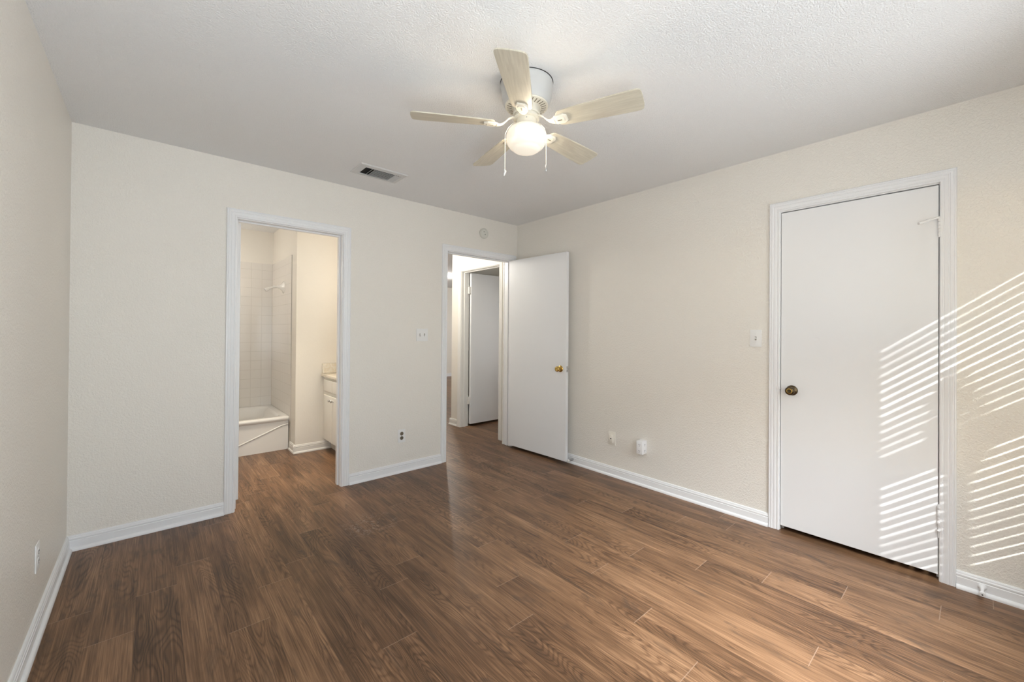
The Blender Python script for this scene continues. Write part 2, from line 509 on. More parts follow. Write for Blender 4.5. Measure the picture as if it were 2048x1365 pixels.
# closet behind the closed door
boxes('wall_closet', [(0.80, 0.90, -3.50, -2.30, 0, H), (WT, 0.80, -3.50, -3.40, 0, H), (WT, 0.80, -2.40, -2.30, 0, H), (WT, 0.90, -3.50, -2.30, H, H + 0.1)],
      M_wall_smooth, 'inside walls of the closet')

# ------------------------------------------------------------------ trim
CAS = [(0, 0), (0, .0095), (.003, .0135), (.010, .0140), (.0125, .0112), (.0155, .0112), (.018, .0132), (.030, .0158), (.0325, .0136), (.0355, .0136),
       (.038, .0160), (.046, .0170), (.0485, .0146), (.051, .0146), (.053, .0168), (.057, .0162), (.060, .0115), (.060, 0)]


def casing(name, fn, a0, a1, ztop, label, M=M_trim, wscale=1.0):
    """moulded door surround: inner edge a0..a1 x 0..ztop; fn(a, z, t) gives the point"""
    b = MB(); rgs = []
    for a, z, da, dz in [(a0, 0, -1, 0), (a0, ztop, -1, 1), (a1, ztop, 1, 1), (a1, 0, 1, 0)]:
        rgs.append([fn(a + da * w * wscale, z + dz * w * wscale, t) for w, t in CAS])
    b.rings(rgs)
    return struct(b.build(name, M, smooth=True, angle=25), label, 'door trim')


fb = lambda a, z, t: Vector((a, -t, z))            # on the back wall
fr = lambda a, z, t: Vector((-t, a, z))            # on the right wall and hallway wall
RV = 0.005
casing('trim_1', fb, HB0 - RV, HB1 + RV, HD + RV, 'white moulded trim around the bathroom doorway')
casing('trim_2', fb, HH0 - RV, HH1 + RV, HD + RV, 'white moulded trim around the hallway doorway', wscale=0.98)
casing('trim_3', fr, CL0 - RV + .003, CL1 + RV - .003, HD + 0.012 + RV, 'white moulded trim around the closed closet door')
casing('trim_4', fr, R4a - RV, R4b + RV, HD + RV, 'cream moulded trim around the inner doorway off the hallway', M_trim_warm)


def jamb_y(name, x0, x1, z, y0, y1, stop, label, M=M_trim):
    """lining of an opening in a wall along x"""
    b = MB()
    b.box(x0 - JT, x0, y0, y1, 0, z); b.box(x1, x1 + JT, y0, y1, 0, z); b.box(x0 - JT, x1 + JT, y0, y1, z, z + JT)
    s0, s1 = stop
    b.bbox(x0, x0 + .011, s0, s1, 0, z, .003); b.bbox(x1 - .011, x1, s0, s1, 0, z, .003); b.bbox(x0 + .011, x1 - .011, s0, s1, z - .011, z, .003)
    return struct(b.build(name, M), label, 'door frame')


jamb_y('trim_5', HB0, HB1, HD, -0.001, WT + .001, (.045, .080), 'white frame lining the bathroom doorway')
jamb_y('trim_6', HH0, HH1, HD, -0.001, WT + .001, (.040, .075), 'white frame lining the hallway doorway')
# far-side casing of the hallway doorway, its edge shows past the frame
b = MB()
b.box(HH1 - .004, HH1 + .055, WT, WT + .016, 0, HD + .06); b.box(HH0 - .055, HH0 + .004, WT, WT + .016, 0, HD + .06); b.box(HH0 + .004, HH1 - .004, WT, WT + .016, HD + .002, HD + .06)
struct(b.build('trim_7', M_trim_warm), 'cream trim on the hallway side of the hallway doorway', 'door trim')


def jamb_x(name, y0, y1, z, x0, x1, stop, label, M=M_trim):
    b = MB()
    b.box(x0, x1, y0 - JT, y0, 0, z); b.box(x0, x1, y1, y1 + JT, 0, z); b.box(x0, x1, y0 - JT, y1 + JT, z, z + JT)
    s0, s1 = stop
    b.bbox(s0, s1, y0, y0 + .011, 0, z, .003); b.bbox(s0, s1, y1 - .011, y1, 0, z, .003); b.bbox(s0, s1, y0 + .011, y1 - .011, z - .011, z, .003)
    return struct(b.build(name, M), label, 'door frame')


jamb_x('trim_8', CL0, CL1, HD + .012, -0.001, WT, (.040, .075), 'white frame lining the closet doorway')
jamb_x('trim_9', R4a, R4b, HD, -0.001, WT + .001, (.040, .075), 'cream frame lining the inner doorway off the hallway', M_trim_warm)

BAS = [(0, 0), (.026, 0), (.0262, .006), (.0245, .012), (.021, .0165), (.0165, .019), (.0135, .0195), (.0135, .056), (.0105, .0585), (.0105, .061),
       (.0128, .064), (.0125, .070), (.0095, .074), (.0090, .079), (.0060, .084), (0, .085)]


def baseboard(name, fn, a0, a1, label, M=M_trim, prof=BAS):
    b = MB()
    b.rings([[fn(a0, z, t) for t, z in prof], [fn(a1, z, t) for t, z in prof]])
    return struct(b.build(name, M, smooth=True, angle=25), label, 'baseboard')


CW = .060 + RV
baseboard('baseboard_back', fb, XL + .0005, HB0 - CW, 'white baseboard on the back wall left of the bathroom door')
baseboard('baseboard_middle', fb, HB1 + CW, HH0 - CW + .001, 'white baseboard on the back wall between the two doorways')
baseboard('baseboard_right', fr, CL1 + CW - .003, -0.001, 'white baseboard on the right wall between open door and closet door')
baseboard('baseboard_right_near', fr, YF, CL0 - CW + .003, 'white baseboard right of the closet door at the picture edge')
baseboard('baseboard_left', lambda a, z, t: Vector((XL + t, a, z)), YF, -0.0005, 'white baseboard along the left wall')
baseboard('baseboard_front', lambda a, z, t: Vector((a, YF + t, z)), XL + .027, -.027, 'white baseboard under the window behind the camera')
baseboard('baseboard_bath', lambda a, z, t: Vector((a, 1.20 - t, z)), -1.945 - .020, -1.60, 'cream baseboard on the bathroom wall beside the vanity', M_trim_warm)
baseboard('baseboard_bath_side', lambda a, z, t: Vector((-1.945 - t * .8, a, z)), 1.18, 1.404, 'short cream baseboard turning the corner beside the tub', M_trim_warm)
baseboard('baseboard_hall', fr, R4b + CW, 1.333, 'cream baseboard at the end of the hallway wall', M_trim_warm)
baseboard('baseboard_far', lambda a, z, t: Vector((a, 6.25 - t, z)), -1.0, 5.0, 'white baseboard at the far end past the hallway')

# ------------------------------------------------------------------ doors
def knob(parent, base, axis, M, name='door_knob', scale=1.0, label=None):
    """round knob on a rosette; axis points away from the door"""
    z = Vector(axis).normalized()
    Mx = z.to_track_quat('Z', 'Y').to_matrix().to_4x4(); Mx.translation = Vector(base)
    b = MB()
    prof = [(0, 0), (.033, 0), (.0335, .003), (.031, .007), (.024, .010), (.014, .0125), (.0115, .018), (.0115, .026), (.016, .031), (.0235, .037),
            (.0272, .045), (.0275, .052), (.0255, .058), (.021, .0615), (.012, .0625), (.009, .0610), (0, .0608)]
    b.lathe([(r * scale, h * scale) for r, h in prof], Mx, 40)
    o = b.build(name, M, parent, smooth=True, angle=40)
    if label: o['label'] = label
    return o


def hinge(parent, base, z0, z1, plate=None, name='hinge', M=M_trim):
    """painted butt hinge knuckle with tips; plate=(x0,x1,y0,y1) adds the leaf"""
    b = MB()
    x, y = base; n = 5; hgt = (z1 - z0) / n
    for k in range(n):
        Mx = Matrix.Translation((x, y, z0 + k * hgt))
        b.lathe([(0, 0.0004), (.0062, .0004), (.0068, .0012), (.0068, hgt - .0012), (.0062, hgt - .0004), (0, hgt - .0004)], Mx, 16)
    Mx = Matrix.Translation((x, y, z1)); b.lathe([(0, 0), (.0045, 0), (.0055, .003), (.003, .006), (0, .0065)], Mx, 12)
    Mx = Matrix.Translation((x, y, z0)); b.lathe([(0, -.006), (.003, -.0055), (.0055, -.003), (.0045, 0), (0, 0)], Mx, 12)
    if plate: b.box(*plate, z0, z1)
    return b.build(name, M, parent, smooth=True, angle=40)


# door_1: closed closet door, opens into the room, hinges at its right edge
b = MB(); b.bbox(0.0005, .0355, CL0 + .0028, CL1 - .003, .030, HD + .006, .0015, 1)
d1 = struct(b.build('door_1', M_door, loc=(0.018, CL0, 0)), 'closed flat white closet door with striped sunlight and dark knob', 'door')
knob(d1, (0.0005, -2.622, .905), (-1, 0, 0), M_bronze, label='dark bronze door knob', scale=.95)
b = MB()
Mx = Vector((-1, 0, 0)).to_track_quat('Z', 'Y').to_matrix().to_4x4(); Mx.translation = Vector((-.0535, -2.622, .905))
b.lathe([(0, .0035), (.010, .0035), (.0115, .0055), (.0165, .0050), (.0195, .002), (.020, 0)], Mx, 32)
kc = b.build('knob_face', M_brass, d1, smooth=True); kc['label'] = 'brass face of the door knob'
hinge(d1, (-.0075, CL0 - .001), 1.775, 1.868, (-.004, .0004, CL0 - .001, CL0 + .004))
hinge(d1, (-.0075, CL0 - .001), .288, .386, (-.004, .0004, CL0 - .001, CL0 + .004))
# hinge pin stop: bent arm over the upper hinge, long pin under the lower one
b = MB()
b.tube([(-.0075, CL0 - .001, 1.872), (-.014, CL0 + .012, 1.869), (-.030, CL0 + .040, 1.858), (-.040, CL0 + .062, 1.850)], [.0062, .0055, .005, .0045], 10)
b.tube([(-.026, CL0 + .030, 1.866), (-.012, CL0 + .044, 1.866)], [.0035, .0065], 10)
b.tube([(-.037, CL0 + .058, 1.850), (-.050, CL0 + .074, 1.846)], [.007, .007], 10)
o = b.build('hinge_stop', M_trim, d1, smooth=True); o['label'] = 'white bent hinge-pin stop'
b = MB()
b.tube([(-.0075, CL0 - .001, .282), (-.0075, CL0 - .001, .222)], [.0035, .003], 10)
b.tube([(-.0075, CL0 - .001, .262), (-.0075, CL0 - .001, .256)], [.009, .009], 10)
b.build('hinge_pin', M_trim, d1, smooth=True)
# old filled peephole disc and strike scar
b = MB()
Mx = Vector((-1, 0, 0)).to_track_quat('Z', 'Y').to_matrix().to_4x4(); Mx.translation = Vector((.0005, -2.749, 1.232))
b.lathe([(0, .0004), (.013, .0004), (.015, .0012), (.016, 0)], Mx, 32)
b.build('patched_disc', M_door, d1, smooth=True)
b = MB()
Mx.translation = Vector((-.0105, -2.5445, .912))
b.lathe([(0, .003), (.010, .003), (.016, .001), (.017, -.004)], Mx, 24)
o = tag(b.build('latch_bumper', M_trim, loc=(-.0105, -2.5445, .912), smooth=True), 'small round white bump on the closet door trim beside the knob', 'bumper')

# door_2: hallway door swung open into the room against the right wall
hx, hy = -.127, -.014
dv_ = Vector((.0480, -.9988, 0)).normalized(); nv_ = Vector((.9988, .0480, 0)).normalized()
L2 = .796
b = MB()
Mx = Matrix((dv_, nv_, Vector((0, 0, 1)))).transposed().to_4x4()
Mx.translation = Vector((hx, hy, 0)) + dv_ * L2 / 2 + nv_ * .0175 + Vector((0, 0, (.030 + 2.030) / 2))
b.obox(Mx, L2 / 2, .0175, 1.0, b=.0015)
d2 = struct(b.build('door_2', M_door, loc=(hx, hy, 0)), 'flat white door with brass knob standing open in the back corner', 'door')
kb = Vector((hx, hy, .906)) + dv_ * .728
knob(d2, kb, -nv_, M_brass, label='polished brass door knob', scale=.95)
knob(d2, kb + nv_ * .035, nv_, M_brass, scale=.75, name='door_knob')
b = MB()
Me = Mx.copy(); Me.translation = Vector((hx, hy, .906)) + dv_ * (L2 + .0006) + nv_ * .0175
b.obox(Me, .0008, .0125, .028, 0, .0005)
Me2 = Me.copy(); Me2.translation = Me.translation + dv_ * .006
b.obox(Me2, .006, .006, .009, 0, .001)
o = b.build('latch', M_steel, d2); o['label'] = 'steel latch plate on the door edge'
for z0 in (.20, 1.72):
    hinge(d2, (hx + .043, hy + .006), z0, z0 + .09)

# door_3: bathroom door, swung into the bathroom; only its hinge edge shows in the doorway
b = MB(); b.bbox(HB0 + .001, HB0 + .036, WT + .012, WT + .715, .035, HD - .004, .0015, 1)
d3 = struct(b.build('door_3', M_door, loc=(HB0, WT, 0)), 'white bathroom door seen edge-on at the left of its doorway', 'door')
for z0 in (.22, 1.77):
    hinge(d3, (HB0 + .004, WT + .007), z0, z0 + .09, (HB0 + .006, HB0 + .031, WT + .0108, WT + .0125))
knob(d3, (HB0 + .036, WT + .65, .92), (1, 0, 0), M_brass, scale=.95)

# door_4: door of the side room, swung inwards
b = MB(); b.bbox(WT + .010, WT + .775, R4b - .040, R4b - .005, .030, HD - .006, .0015, 1)
d4 = struct(b.build('door_4', M_door, loc=(WT, R4b, 0)), 'grey-white door open in the inner doorway beyond the hallway', 'door')
for z0 in (.295, 1.755):
    hinge(d4, (WT + .004, R4b - .008), z0, z0 + .09, (WT - .02, WT + .012, R4b - .034, R4b - .0005), M=M_trim_warm)

# ------------------------------------------------------------------ wide window behind the camera, added narrow one beside it, slatted blinds
y0, y1 = YF - .10, YF - .055
PITCH, SW = .045, .050
random.seed(3)
for n_, (xa, xb, side) in enumerate(((WX0, WX1, 'wide'), (WL0, WL1, 'added narrow'))):
    b = MB()
    b.box(xa, xa + .045, y0, y1, WZ0, WZ1); b.box(xb - .045, xb, y0, y1, WZ0, WZ1)
    b.box(xa, xb, y0, y1, WZ0, WZ0 + .045); b.box(xa, xb, y0, y1, WZ1 - .045, WZ1)
    b.box(xa, xb, y0, y1, 1.235, 1.315)
    wf = struct(b.build('window_%d' % (n_ + 1), M_trim, loc=(xa, YF, WZ0)), side + ' white framed window behind the camera', 'window')
    b = MB(); b.box(xa + .045, xb - .045, y0 + .02, y0 + .024, WZ0 + .045, 1.235); b.box(xa + .045, xb - .045, y0 + .02, y0 + .024, 1.315, WZ1 - .045)
    b.build('pane', M_pane, wf)
    bl = thing('window_blind', 'white horizontal slatted blind hanging in the %s window behind the camera' % side, 'blind', ((xa + xb) / 2, YF - .028, WZ1))
    b = MB()
    n = int((WZ1 - WZ0 - .08) / PITCH)
    for k in range(n):
        zc = WZ1 - .06 - k * PITCH
        ang = math.radians((0.35 if n_ == 0 else 6.5) + random.uniform(-1.1, 1.1) + 1.0 * math.sin(k * .55))
        Mx = Matrix.Translation(((xa + xb) / 2, YF - .028, zc)) @ Matrix.Rotation(ang, 4, 'X')
        b.obox(Mx, (xb - xa) / 2 - .008, SW / 2, .0012)
    b.build('slats', M_blind, bl)
    b = MB(); b.bbox(xa + .004, xb - .004, YF - .054, YF - .004, WZ1 - .045, WZ1 - .001, .003); b.build('head_rail', M_blind, bl)
    b = MB(); b.bbox(xa + .008, xb - .008, YF - .052, YF - .006, WZ0 + .004, zc - .026, .003); b.build('bottom_rail', M_blind, bl)

# small round-topped tree in the garden; its shade breaks up the stripes of sun
struct_ground = boxes('ground', [(-9, 3, -12, YF - WT, -0.16, -0.12)], mat('garden_soil', (0.12, 0.10, 0.07), 0.95), 'garden ground outside the window', 'ground')
TRX, TRY = -4.0, -5.24
tree = thing('garden_tree', 'small round-topped garden tree on a thin trunk outside the window', 'tree', (TRX, TRY, -0.12))
b = MB(); b.tube([(TRX, TRY, -.125), (TRX + .01, TRY, .8), (TRX - .005, TRY + .005, 1.5), (TRX, TRY, 2.15)], [.062, .055, .052, .045], 12)
b.build('trunk', mat('tree_bark', (0.10, 0.07, 0.045), 0.9), tree, smooth=True)
random.seed(11)
b = MB()
for k in range(420):
    u, v = random.uniform(-1, 1), random.uniform(0, 2 * PI)
    r = random.uniform(.55, 1.0); q = math.sqrt(1 - u * u)
    P = Vector((TRX + .115 * r * q * math.cos(v), TRY + .115 * r * q * math.sin(v), 2.32 + .28 * r * u))
    a = Vector((random.gauss(0, 1), random.gauss(0, 1), random.gauss(0, 1))).normalized(); c_ = a.orthogonal().normalized()
    d_ = a.cross(c_)
    b.rings([[P - a * .028 - d_ * .0005, P + c_ * .013 - d_ * .001, P + a * .03 - d_ * .0005, P - c_ * .013 - d_ * .001],
             [P - a * .028 + d_ * .0005, P + c_ * .013 + d_ * .001, P + a * .03 + d_ * .0005, P - c_ * .013 + d_ * .001]])
b.build('foliage', mat('tree_leaf', (0.07, 0.13, 0.04), 0.6), tree)

# ------------------------------------------------------------------ ceiling fan with lamp
AX = Vector((-1.735, -1.994, H))
fan = thing('ceiling_fan', 'cream five-blade ceiling fan with lit glass globe and pull chains', 'ceiling fan', AX)
T0 = Matrix.Translation((AX.x, AX.y, 0))
b = MB()
b.lathe([(0, 2.4398), (.1215, 2.4398), (.1235, 2.432), (.1235, 2.424), (.1210, 2.420), (.1205, 2.405), (.119, 2.385), (.1165, 2.365), (.1125, 2.350), (.1065, 2.337), (.1005, 2.3325), (.094, 2.3325)], T0, 64)
b.build('motor_housing', M_fanmetal, fan, smooth=True)
b = MB(); b.lathe([(.1200, 2.4396), (.1252, 2.4396), (.1243, 2.4384), (.1215, 2.4376)], T0, 64); b.build('ceiling_gap_shade', M_slot, fan)  # dark ring drawn in for the shaded gap under the ceiling
b = MB()
b.lathe([(.101, 2.3345), (.102, 2.331), (.100, 2.327), (.092, 2.3255), (.064, 2.3200), (.060, 2.3200), (.058, 2.334)], T0, 64)
for k in range(30):
    a = 2 * PI * (k + .5) / 30
    Mx = T0 @ Matrix.Rotation(a, 4, 'Z') @ Matrix.Translation((.081, 0, 2.3234)) @ Matrix.Rotation(math.radians(-11), 4, 'Y')
    b.obox(Mx, .0115, .0022, .0006, 1)
o = b.build('vent_ring', [M_fan, M_slotgrey], fan, smooth=True)
b = MB()
b.lathe([(0, 2.330), (.0625, 2.330), (.0645, 2.322), (.0645, 2.292), (.060, 2.287), (.055, 2.287), (.055, 2.279), (.062, 2.276), (.062, 2.271), (.050, 2.268), (0, 2.268)], T0, 48)
b.build('rotor', M_fan, fan, smooth=True)
b = MB()
b.lathe([(0, 2.270), (.0455, 2.270), (.0475, 2.266), (.0475, 2.243), (.0490, 2.240), (.0525, 2.238), (.0535, 2.233), (.0535, 2.224), (.049, 2.222), (0, 2.222)], T0, 48)
for k in range(4):
    a = math.radians(-132 + 90 * k)
    Mx = T0 @ Matrix.Rotation(a, 4, 'Z') @ Matrix.Translation((.0470, 0, 2.258)) @ Matrix.Rotation(PI / 2, 4, 'Y')
    b.lathe([(0, .0022), (.002, .002), (.003, 0)], Mx, 10, mi=1)
b.build('switch_housing', [M_fan, M_steel], fan, smooth=True)
b = MB()
b.lathe([(0, 2.2205), (.0475, 2.2205), (.0500, 2.230), (.066, 2.2285), (.080, 2.2205), (.0895, 2.2075), (.0940, 2.194), (.0948, 2.182), (.0930, 2.166), (.0880, 2.151), (.0800, 2.139), (.0705, 2.1325),
         (.0655, 2.130), (.0630, 2.1255), (.054, 2.1195), (.040, 2.1160), (.020, 2.1145), (0, 2.1140)], T0, 64)
gl_ = b.build('glass_globe', M_globe, fan, smooth=True, angle=80)
gl_['label'] = 'lit opal glass globe'

random.seed(5)
for k in range(5):
    ang = math.radians(4.5 + 72 * k)
    R = T0 @ Matrix.Rotation(ang, 4, 'Z')
    PT = Matrix.Translation((0, 0, 2.240)) @ Matrix.Rotation(math.radians(-12.5), 4, 'X')
    # blade
    out = [(.152, .026), (.160, .0385), (.172, .0455), (.20, .0490), (.26, .0525), (.33, .0560), (.40, .0590), (.46, .0612), (.500, .0622), (.515, .0612), (.5245, .057), (.5290, .050), (.5315, .038), (.5330, .020), (.5335, 0)]
    loop = [(r, w) for r, w in out] + [(r, -w) for r, w in out[-2::-1]]
    b = MB(); uvl = b.bm.loops.layers.uv.new('UVMap')
    rgs = []
    for z, ins in ((-.0030, .0012), (-.0022, 0), (.0022, 0), (.0030, .0012)):
        rgs.append([(r - (ins if r > .3 else -ins), w - math.copysign(ins, w) if abs(w) > .002 else w, z) for r, w in loop])
    cache = {}
    Rs = []
    for rg in rgs:
        row = []
        for q in rg:
            v = b.bm.verts.new(R @ PT @ Vector(q)); cache[v] = (q[0] + k * 1.7, q[1]); row.append(v)
        Rs.append(row)
    N = len(loop)
    for a_, c_ in zip(Rs, Rs[1:]):
        for j in range(N): b.bm.faces.new([a_[j], a_[(j + 1) % N], c_[(j + 1) % N], c_[j]])
    b.bm.faces.new(Rs[0][::-1]); b.bm.faces.new(Rs[-1])
    for fc in b.bm.faces:
        for lp in fc.loops: lp[uvl].uv = cache[lp.vert]
    b.build('blade', M_blade, fan)
    # bracket: curved arm and hexagonal pad under the blade
    b = MB()
    arm = [(.050, 2.2735, .0085, .0035), (.068, 2.2730, .0080, .0035), (.084, 2.2660, .0075, .0038), (.099, 2.2510, .0080, .0040), (.113, 2.2385, .0105, .0042), (.128, 2.2330, .0150, .0042), (.142, 2.2325, .0205, .0040)]
    rgs = []
    for (r, z, hw, th) in arm:
        tw = max(0, min(1, (r - .085) / .045))
        rot = Matrix.Translation((0, 0, 2.240)) @ Matrix.Rotation(math.radians(-12.5) * tw, 4, 'X') @ Matrix.Translation((0, 0, -2.240))
        rgs.append([R @ rot @ Vector(q) for q in [(r, -hw, z - th * .4), (r, -hw * .6, z - th), (r, hw * .6, z - th), (r, hw, z - th * .4), (r, hw, z + th * .5), (r, -hw, z + th * .5)]])
    b.rings(rgs)
    hexo = [(.136, .017), (.150, .027), (.186, .0285), (.203, .017)]
    hexl = hexo + [(r, -w) for r, w in hexo[::-1]]
    rr_ = []
    for z, sc in ((-.0032, 1.0), (-.0085, .97), (-.0100, .90)):
        rr_.append([R @ PT @ Vector((.170 + (r - .170) * sc, w * sc, z)) for r, w in hexl])
    b.rings(rr_)
    ins = []
    for z, sc in ((-.0100, .66), (-.0122, .60)):
        ins.append([R @ PT @ Vector((.168 + (r - .170) * sc, w * sc, z)) for r, w in hexl])
    b.rings(ins)
    Mx = R @ PT @ Matrix.Translation((.168, 0, -.0124))
    b.obox(Mx, .0105, .0024, .0006, 1)
    b.build('blade_bracket', [M_fan, M_slotgrey], fan, smooth=True, angle=30)

# pull chains, one each side of the globe
rv = Vector((math.cos(yaw), -math.sin(yaw), 0))
fvw = Vector((math.sin(yaw), math.cos(yaw), 0))
for sgn, off_, zend in ((-1, .1005, 2.030), (1, .0945, 2.052)):
    b = MB()
    c0 = Vector((AX.x, AX.y, 0))
    d = rv * sgn
    pts = [c0 + d * .047 + Vector((0, 0, 2.256)), c0 + d * .066 + Vector((0, 0, 2.250)), c0 + d * .085 + Vector((0, 0, 2.230)), c0 + d * (off_ - .001) + Vector((0, 0, 2.203)), c0 + d * off_ + Vector((0, 0, 2.190)), c0 + d * off_ + Vector((0, 0, zend))]
    b.tube(pts, .0011, 6)
    z = 2.188
    while z > zend:
        b.lathe([(0, .0019), (.0014, .0013), (.0019, 0), (.0014, -.0013), (0, -.0019)], Matrix.Translation(c0 + d * off_ + Vector((0, 0, z))), 6)
        z -= .0052
    pc = b.build('pull_chain', M_ivory, fan, smooth=True)
    b = MB()
    P0 = c0 + d * off_ + Vector((0, 0, zend))
    if sgn < 0:
        Mx = Matrix.Translation(P0 + Vector((0, 0, -.016))) @ rv.to_track_quat('Z', 'Y').to_matrix().to_4x4() @ Matrix.Rotation(math.radians(25), 4, 'X')
        b.lathe([(0, -.004), (.008, -.0036), (.0125, -.002), (.0138, 0), (.0125, .002), (.008, .0036), (0, .004)], Mx, 24)
        b.tube([P0 + Vector((0, 0, .001)), P0 + Vector((0, 0, -.006))], [.0025, .003], 8)
        o = b.build('pull_knob', M_plate, pc, smooth=True); o['label'] = 'white disc at the end of the pull chain'
    else:
        b.lathe([(0, .003), (.0025, .002), (.0045, -.003), (.0052, -.012), (.0048, -.022), (.0030, -.0275), (0, -.0282)], Matrix.Translation(P0), 16)
        o = b.build('pull_knob', M_steel, pc, smooth=True); o['label'] = 'metal barrel at the end of the pull chain'

# ------------------------------------------------------------------ ceiling air vent
VX0, VX1, VY0, VY1 = -1.966, -1.609, -.557, -.336
vt = thing('air_vent', 'grey metal air vent set in the ceiling near the back wall', 'air vent', ((VX0 + VX1) / 2, (VY0 + VY1) / 2, H))
OX0, OX1, OY0, OY1 = VX0 + .055, VX1 - .035, VY0 + .052, VY1 - .030
b = MB()
def frame_ring(x0, x1, y0, y1, z): return [(x0, y0, z), (x1, y0, z), (x1, y1, z), (x0, y1, z)]
b.rings([frame_ring(VX0, VX1, VY0, VY1, H - .0002), frame_ring(VX0, VX1, VY0, VY1, H - .003), frame_ring(VX0 + .006, VX1 - .006, VY0 + .006, VY1 - .006, H - .008),
         frame_ring(OX0 - .006, OX1 + .006, OY0 - .006, OY1 + .006, H - .009), frame_ring(OX0, OX1, OY0, OY1, H - .006), frame_ring(OX0, OX1, OY0, OY1, H - .0004)], False, False)
b.build('frame', M_vent, vt)
b = MB(); b.box(OX0 + .0005, OX1 - .0005, OY0 + .0005, OY1 - .0005, H - .0014, H - .0004); b.build('duct_opening', M_black, vt)
mx0, mx1 = -1.843, -1.690
yc_, yh_ = (OY0 + OY1) / 2, (OY1 - OY0) / 2
for q in range(8):                         # long louvres of the middle section
    b = MB(); y = OY0 + .008 + q * (OY1 - OY0 - .016) / 7
    Mx = Matrix.Translation(((mx0 + mx1) / 2, y, H - .009)) @ Matrix.Rotation(math.radians(38), 4, 'X')
    b.obox(Mx, (mx1 - mx0) / 2 - .001, .0062, .0006)
    b.build('louvre', M_vent, vt)
for x, an in ((-1.865, -48), (mx0 - .003, -55), (mx1 + .006, 50), (-1.668, 50), (-1.651, 50)):
    b = MB()
    Mx = Matrix.Translation((x, yc_, H - .009)) @ Matrix.Rotation(math.radians(an), 4, 'Y')
    b.obox(Mx, .0075, yh_ - .001, .0007)
    b.build('end_louvre', M_vent, vt)

# ------------------------------------------------------------------ wall fittings
def on_back(x, z): return lambda a, h, t: Vector((x + a, -t, z + h))
def on_right(y, z): return lambda a, h, t: Vector((-t, y - a, z + h))      # a grows to the picture's right
def on_left(y, z): return lambda a, h, t: Vector((XL + t, y + a, z + h))


def pbox(b, fn, a0, a1, h0, h1, t0, t1, bev=0.0, mi=0):
    p, q = fn(a0, h0, t0), fn(a1, h1, t1)
    x0, x1 = sorted((p.x, q.x)); y0, y1 = sorted((p.y, q.y)); z0, z1 = sorted((p.z, q.z))
    if bev: b.bbox(x0, x1, y0, y1, z0, z1, bev, 2, mi)
    else: b.box(x0, x1, y0, y1, z0, z1, mi)


def slots(b, fn, a, h, t, s=1.0, mi=0):
    """the three holes of one US socket"""
    pbox(b, fn, a - .0075 * s, a - .0050 * s, h - .001 * s, h + .008 * s, t, t + .0006, 0, mi)
    pbox(b, fn, a + .0050 * s, a + .0075 * s, h - .001 * s, h + .007 * s, t, t + .0006, 0, mi)
    pbox(b, fn, a - .0025 * s, a + .0025 * s, h - .010 * s, h - .005 * s, t, t + .0006, 0, mi)


def duplex(name, fn, label, recept=M_ivory):
    base = fn(0, 0, 0)
    t = thing(name, label, 'power outlet', base)
    b = MB(); pbox(b, fn, -.035, .035, -.0575, .0575, 0.0003, .0055, .002); b.build('cover_plate', M_plate, t, smooth=True)
    for h in (.0195, -.0195):
        b = MB()
        nrm = fn(0, 0, 1) - fn(0, 0, 0)
        Mx = nrm.to_track_quat('Z', 'Y').to_matrix().to_4x4(); Mx.translation = fn(0, h, .0054)
        b.lathe([(0, .0018), (.0150, .0018), (.0165, .0008), (.0168, 0)], Mx, 28)
        slots(b, fn, 0, h, .0072, 1.0, 1)
        b.build('socket', [recept, M_slot], t)
    b = MB(); Mx.translation = fn(0, 0, .0054); b.lathe([(0, .0012), (.002, .001), (.003, 0)], Mx, 12); b.build('screw', M_steel, t)
    return t


duplex('power_outlet', on_back(-1.370, .324), 'wall outlet with two brown sockets on the back wall between the doorways', M_slotgrey)
duplex('power_outlet', on_left(-.832, .318), 'white wall outlet seen edge-on low on the left wall', M_plate)


def switch(name, fn, n, label):
    base = fn(0, 0, 0)
    t = thing(name, label, 'light switch', base)
    hw = .035 if n == 1 else .059
    b = MB(); pbox(b, fn, -hw, hw, -.0575, .0575, .0003, .0055, .002); b.build('cover_plate', M_plate, t, smooth=True)
    for k in range(n):
        a = 0 if n == 1 else (-.023, .023)[k]
        b = MB(); pbox(b, fn, a - .0052, a + .0052, -.012, .012, .0054, .0060, 0, 1)
        upd = 1 if k == 0 else -1
        rg = []
        for t_out, sc, dh in ((.0056, 1, 0), (.0175, .75, .006 * upd)):
            rg.append([fn(a - .0043 * sc, dh - .0075 * sc, t_out), fn(a + .0043 * sc, dh - .0075 * sc, t_out), fn(a + .0043 * sc, dh + .0045 * sc, t_out), fn(a - .0043 * sc, dh + .0045 * sc, t_out)])
        b.rings(rg)
        b.build('toggle', [M_plate, M_slotgrey], t)
        for h in (.030, -.030):
            b = MB(); nrm = fn(0, 0, 1) - fn(0, 0, 0)
            Mx = nrm.to_track_quat('Z', 'Y').to_matrix().to_4x4(); Mx.translation = fn(a, h, .0054)
            b.lathe([(0, .0010), (.0018, .0009), (.0028, 0)], Mx, 10); b.build('screw', M_plate, t)
    return t


switch('light_switch', on_back(-1.174, 1.224), 2, 'double toggle light switch on the back wall between the doorways')
switch('light_switch', on_right(-2.4135, 1.231), 1, 'single toggle light switch on the right wall beside the closet trim')

# phone jack with a raised cover
fn = on_right(-1.272, .330)
t = thing('phone_jack', 'small ivory phone jack box on the right wall', 'phone jack', fn(0, 0, 0))
b = MB(); pbox(b, fn, -.036, .036, -.0575, .0575, .0003, .006, .002)
b.build('cover_plate', M_ivory, t, smooth=True)
b = MB(); pbox(b, fn, -.017, .017, -.036, .030, .0058, .021, .003); b.build('jack_body', M_ivory, t, smooth=True)
b = MB(); pbox(b, fn, -.006, .006, -.006, .004, .0208, .0216, 0); b.build('jack_socket', M_slot, t)

